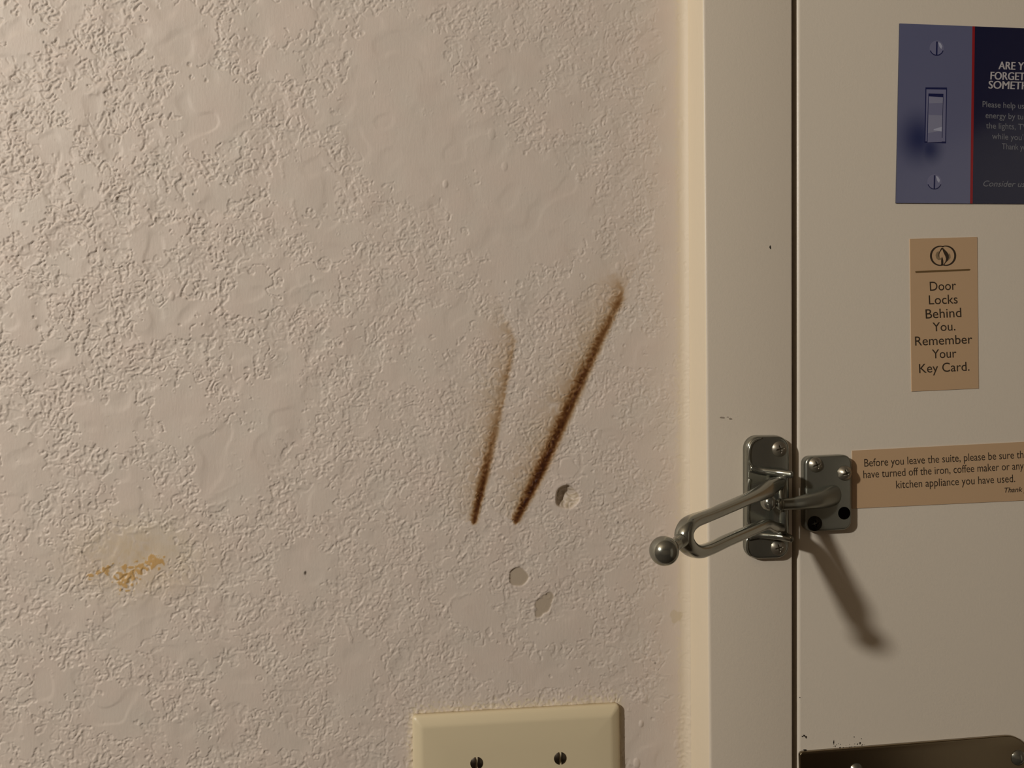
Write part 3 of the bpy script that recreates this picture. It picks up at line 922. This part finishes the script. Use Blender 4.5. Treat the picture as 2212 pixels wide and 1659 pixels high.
def print_mat(name, base, dark, spots):
    """printed tone with soft printed blotches: spots = (point, radius)"""
    m = mat(name, base, 0.12, spec=0.9)
    nt = m.node_tree; b = nt.nodes['Principled BSDF']
    geo = nt.nodes.new('ShaderNodeNewGeometry')
    fac = None
    for p, r, s in spots:
        sub = nt.nodes.new('ShaderNodeVectorMath'); sub.operation = 'SUBTRACT'; sub.inputs[1].default_value = p
        nt.links.new(geo.outputs['Position'], sub.inputs[0])
        sc = nt.nodes.new('ShaderNodeVectorMath'); sc.operation = 'MULTIPLY'; sc.inputs[1].default_value = s
        nt.links.new(sub.outputs[0], sc.inputs[0])
        ln = nt.nodes.new('ShaderNodeVectorMath'); ln.operation = 'LENGTH'
        nt.links.new(sc.outputs[0], ln.inputs[0])
        mr = nt.nodes.new('ShaderNodeMapRange'); mr.interpolation_type = 'SMOOTHSTEP'
        mr.inputs['From Min'].default_value = 0.0; mr.inputs['From Max'].default_value = r
        mr.inputs['To Min'].default_value = 1.0; mr.inputs['To Max'].default_value = 0.0
        nt.links.new(ln.outputs['Value'], mr.inputs['Value'])
        if fac is None: fac = mr.outputs[0]
        else:
            mx = nt.nodes.new('ShaderNodeMath'); mx.operation = 'MAXIMUM'
            nt.links.new(fac, mx.inputs[0]); nt.links.new(mr.outputs[0], mx.inputs[1]); fac = mx.outputs[0]
    mix = nt.nodes.new('ShaderNodeMix'); mix.data_type = 'RGBA'
    mix.inputs['A'].default_value = base; mix.inputs['B'].default_value = dark
    nt.links.new(fac, mix.inputs['Factor'])
    nt.links.new(mix.outputs['Result'], b.inputs['Base Color'])
    return m

def switch_notice():
    yc = YD - 0.0006
    tl, bl = (1943.5, 50.5), (1935.5, 438.5)
    tr, br = (2400, 66), (2400, 440.8)
    top = lambda x: 50.5 + (x - 1943.5) * (61 - 50.5) / 268.5
    bot = lambda x: 438.5 + (x - 1935.5) * (440.3 - 438.5) / 276.5
    c = P(2160, 439, YD)
    g = thing('notice_sign', 'blue glossy notice picturing a light switch, highest on the door', 'sign', (c.x, YD, c.z))
    NAVY = mat('navy_gloss_print', srgb(14, 22, 58), 0.1, spec=0.95)
    RED = mat('red_print', srgb(150, 34, 40), 0.16)
    WHITE_INK = mat('silver_ink', srgb(190, 186, 188), 0.3)
    PALE_INK = mat('pale_ink', srgb(122, 124, 130), 0.3)
    BLUEGREY = print_mat('blue_grey_print', srgb(102, 106, 138), srgb(36, 46, 92), [(P(1984, 300, yc), .017, (1, 0, .8)), (P(2008, 322, yc), .011, (1, 0, .9))])
    LIGHT = mat('light_switch_print', srgb(138, 140, 164), 0.16)
    MID = mat('mid_switch_print', srgb(118, 120, 150), 0.16)
    DEEP = mat('deep_blue_print', srgb(26, 32, 78), 0.16)
    SHINE = mat('shine_print', srgb(176, 180, 202), 0.16)
    bm = bmesh.new(); quad_slab(bm, [tl, (2400, top(2400)), (2400, bot(2400)), bl], yc, YD + 0.0001)
    obj('panel', bm, NAVY, g, smooth=False)
    L = lambda k: yc - 0.00003 * k
    bm = bmesh.new(); flat_poly(bm, [(1943.5, top(1943.5)), (2101.5, top(2101.5)), (2096.5, bot(2096)), (1935.5, bot(1935.5))], L(1))
    pic = obj('printed_picture', bm, BLUEGREY, g, smooth=False)
    bm = bmesh.new(); flat_poly(bm, [(2100.5, top(2100)), (2106, top(2106)), (2101, bot(2100)), (2095.5, bot(2095))], L(2))
    obj('red_stripe', bm, RED, g, smooth=False)
    # printed switch
    z = lambda pts: [(1980 + x / 11.06, 180 + y / 11.06) for x, y in pts]
    def pr(name, pts, k, m):
        bm = bmesh.new(); flat_poly(bm, pts, L(k)); return obj(name, bm, m, pic, smooth=False)
    pr('printed_outline', z([(212, 95), (728, 100), (705, 1435), (188, 1420)]), 2, DEEP)
    pr('printed_bezel', z([(235, 142), (705, 150), (683, 1388), (214, 1385)]), 3, MID)
    pr('printed_slot', z([(283, 243), (642, 250), (618, 1300), (240, 1400)]), 4, DEEP)
    pr('printed_toggle', z([(293, 310), (630, 335), (600, 1400), (262, 1412)]), 5, LIGHT)
    bm = bmesh.new()
    flat_poly(bm, z([(292, 480), (622, 470), (615, 760), (286, 750)]), L(6)); flat_poly(bm, z([(268, 1190), (602, 1130), (598, 1395), (264, 1405)]), L(6))
    obj('printed_band', bm, MID, pic, smooth=False)
    bm = bmesh.new()
    flat_poly(bm, z([(420, 1090), (605, 1040), (600, 1150), (400, 1120)]), L(7))
    obj('printed_shine', bm, SHINE, pic, smooth=False)
    for cx, cy in ((2023.5, 104), (2018.5, 393)):
        r = 15.5
        circ = lambda a0, a1, rr, n: [(cx + rr * math.cos(math.radians(a)), cy + rr * math.sin(math.radians(a)) * 1.05) for a in np.linspace(a0, a1, n)]
        pr('printed_screw', circ(0, 348, r, 30), 3, MID)
        bm = bmesh.new()
        flat_poly(bm, [(cx - 1, cy - 14.5), (cx + 2.2, cy - 14.5), (cx + 1.4, cy + 14.5), (cx - 1.8, cy + 14.5)], L(4))
        ar = circ(20, 160, r, 12) + circ(160, 20, r - 1.8, 12)
        for i in range(11):
            flat_poly(bm, [ar[i], ar[i + 1], ar[22 - i], ar[23 - i]], L(4))
        obj('printed_screw_slot', bm, DEEP, pic, smooth=False)
        pr('printed_screw_shine', [(cx + 3, cy - 13), (cx + 8, cy - 11), (cx + 12, cy - 4), (cx + 10, cy + 2), (cx + 6, cy - 3)], 5, SHINE)
    bm = bmesh.new()
    y = L(2)
    for o in (0.0, 1.2):
        text_mesh(bm, 'ARE YOU', (2156.5 + o, 149.5), (2193 + o, 150.6), 16.5, y - 0.000015 * o, ref='ARE', shear=0.08)
        text_mesh(bm, 'FORGETTING', (2139 + o, 171.5), (2213.5 + o, 173.4), 16.5, y - 0.000015 * o, ref='FORGET', shear=0.08)
        text_mesh(bm, 'SOMETHING?', (2135 + o, 191), (2206 + o, 193), 16.5, y - 0.000015 * o, ref='SOMET', shear=0.08)
    obj('headline', face_up(bm), WHITE_INK, g, smooth=False)
    bm = bmesh.new()
    text_mesh(bm, 'Please help us save', (2122.5, 231), (2212, 235), 12.5, y, ref='Please help us', bold=0.002)
    text_mesh(bm, 'energy by turning', (2129, 255), (2193, 257.5), 12.5, y, ref='energy by', bold=0.002)
    text_mesh(bm, 'the lights, TV', (2130, 277), (2194, 279.6), 12.5, y, ref='the lights,', bold=0.002)
    text_mesh(bm, "while you're", (2143, 300), (2210, 303), 12.5, y, ref="while you'", bold=0.002)
    text_mesh(bm, 'Thank you', (2164, 322), (2200, 323.5), 12.5, y, ref='Thank', bold=0.002)
    text_mesh(bm, 'Consider us', (2124, 402.5), (2194, 403.6), 12.5, y, ref='Consider', bold=0.004, shear=0.3)
    obj('small_print', face_up(bm), PALE_INK, g, smooth=False)
switch_notice()
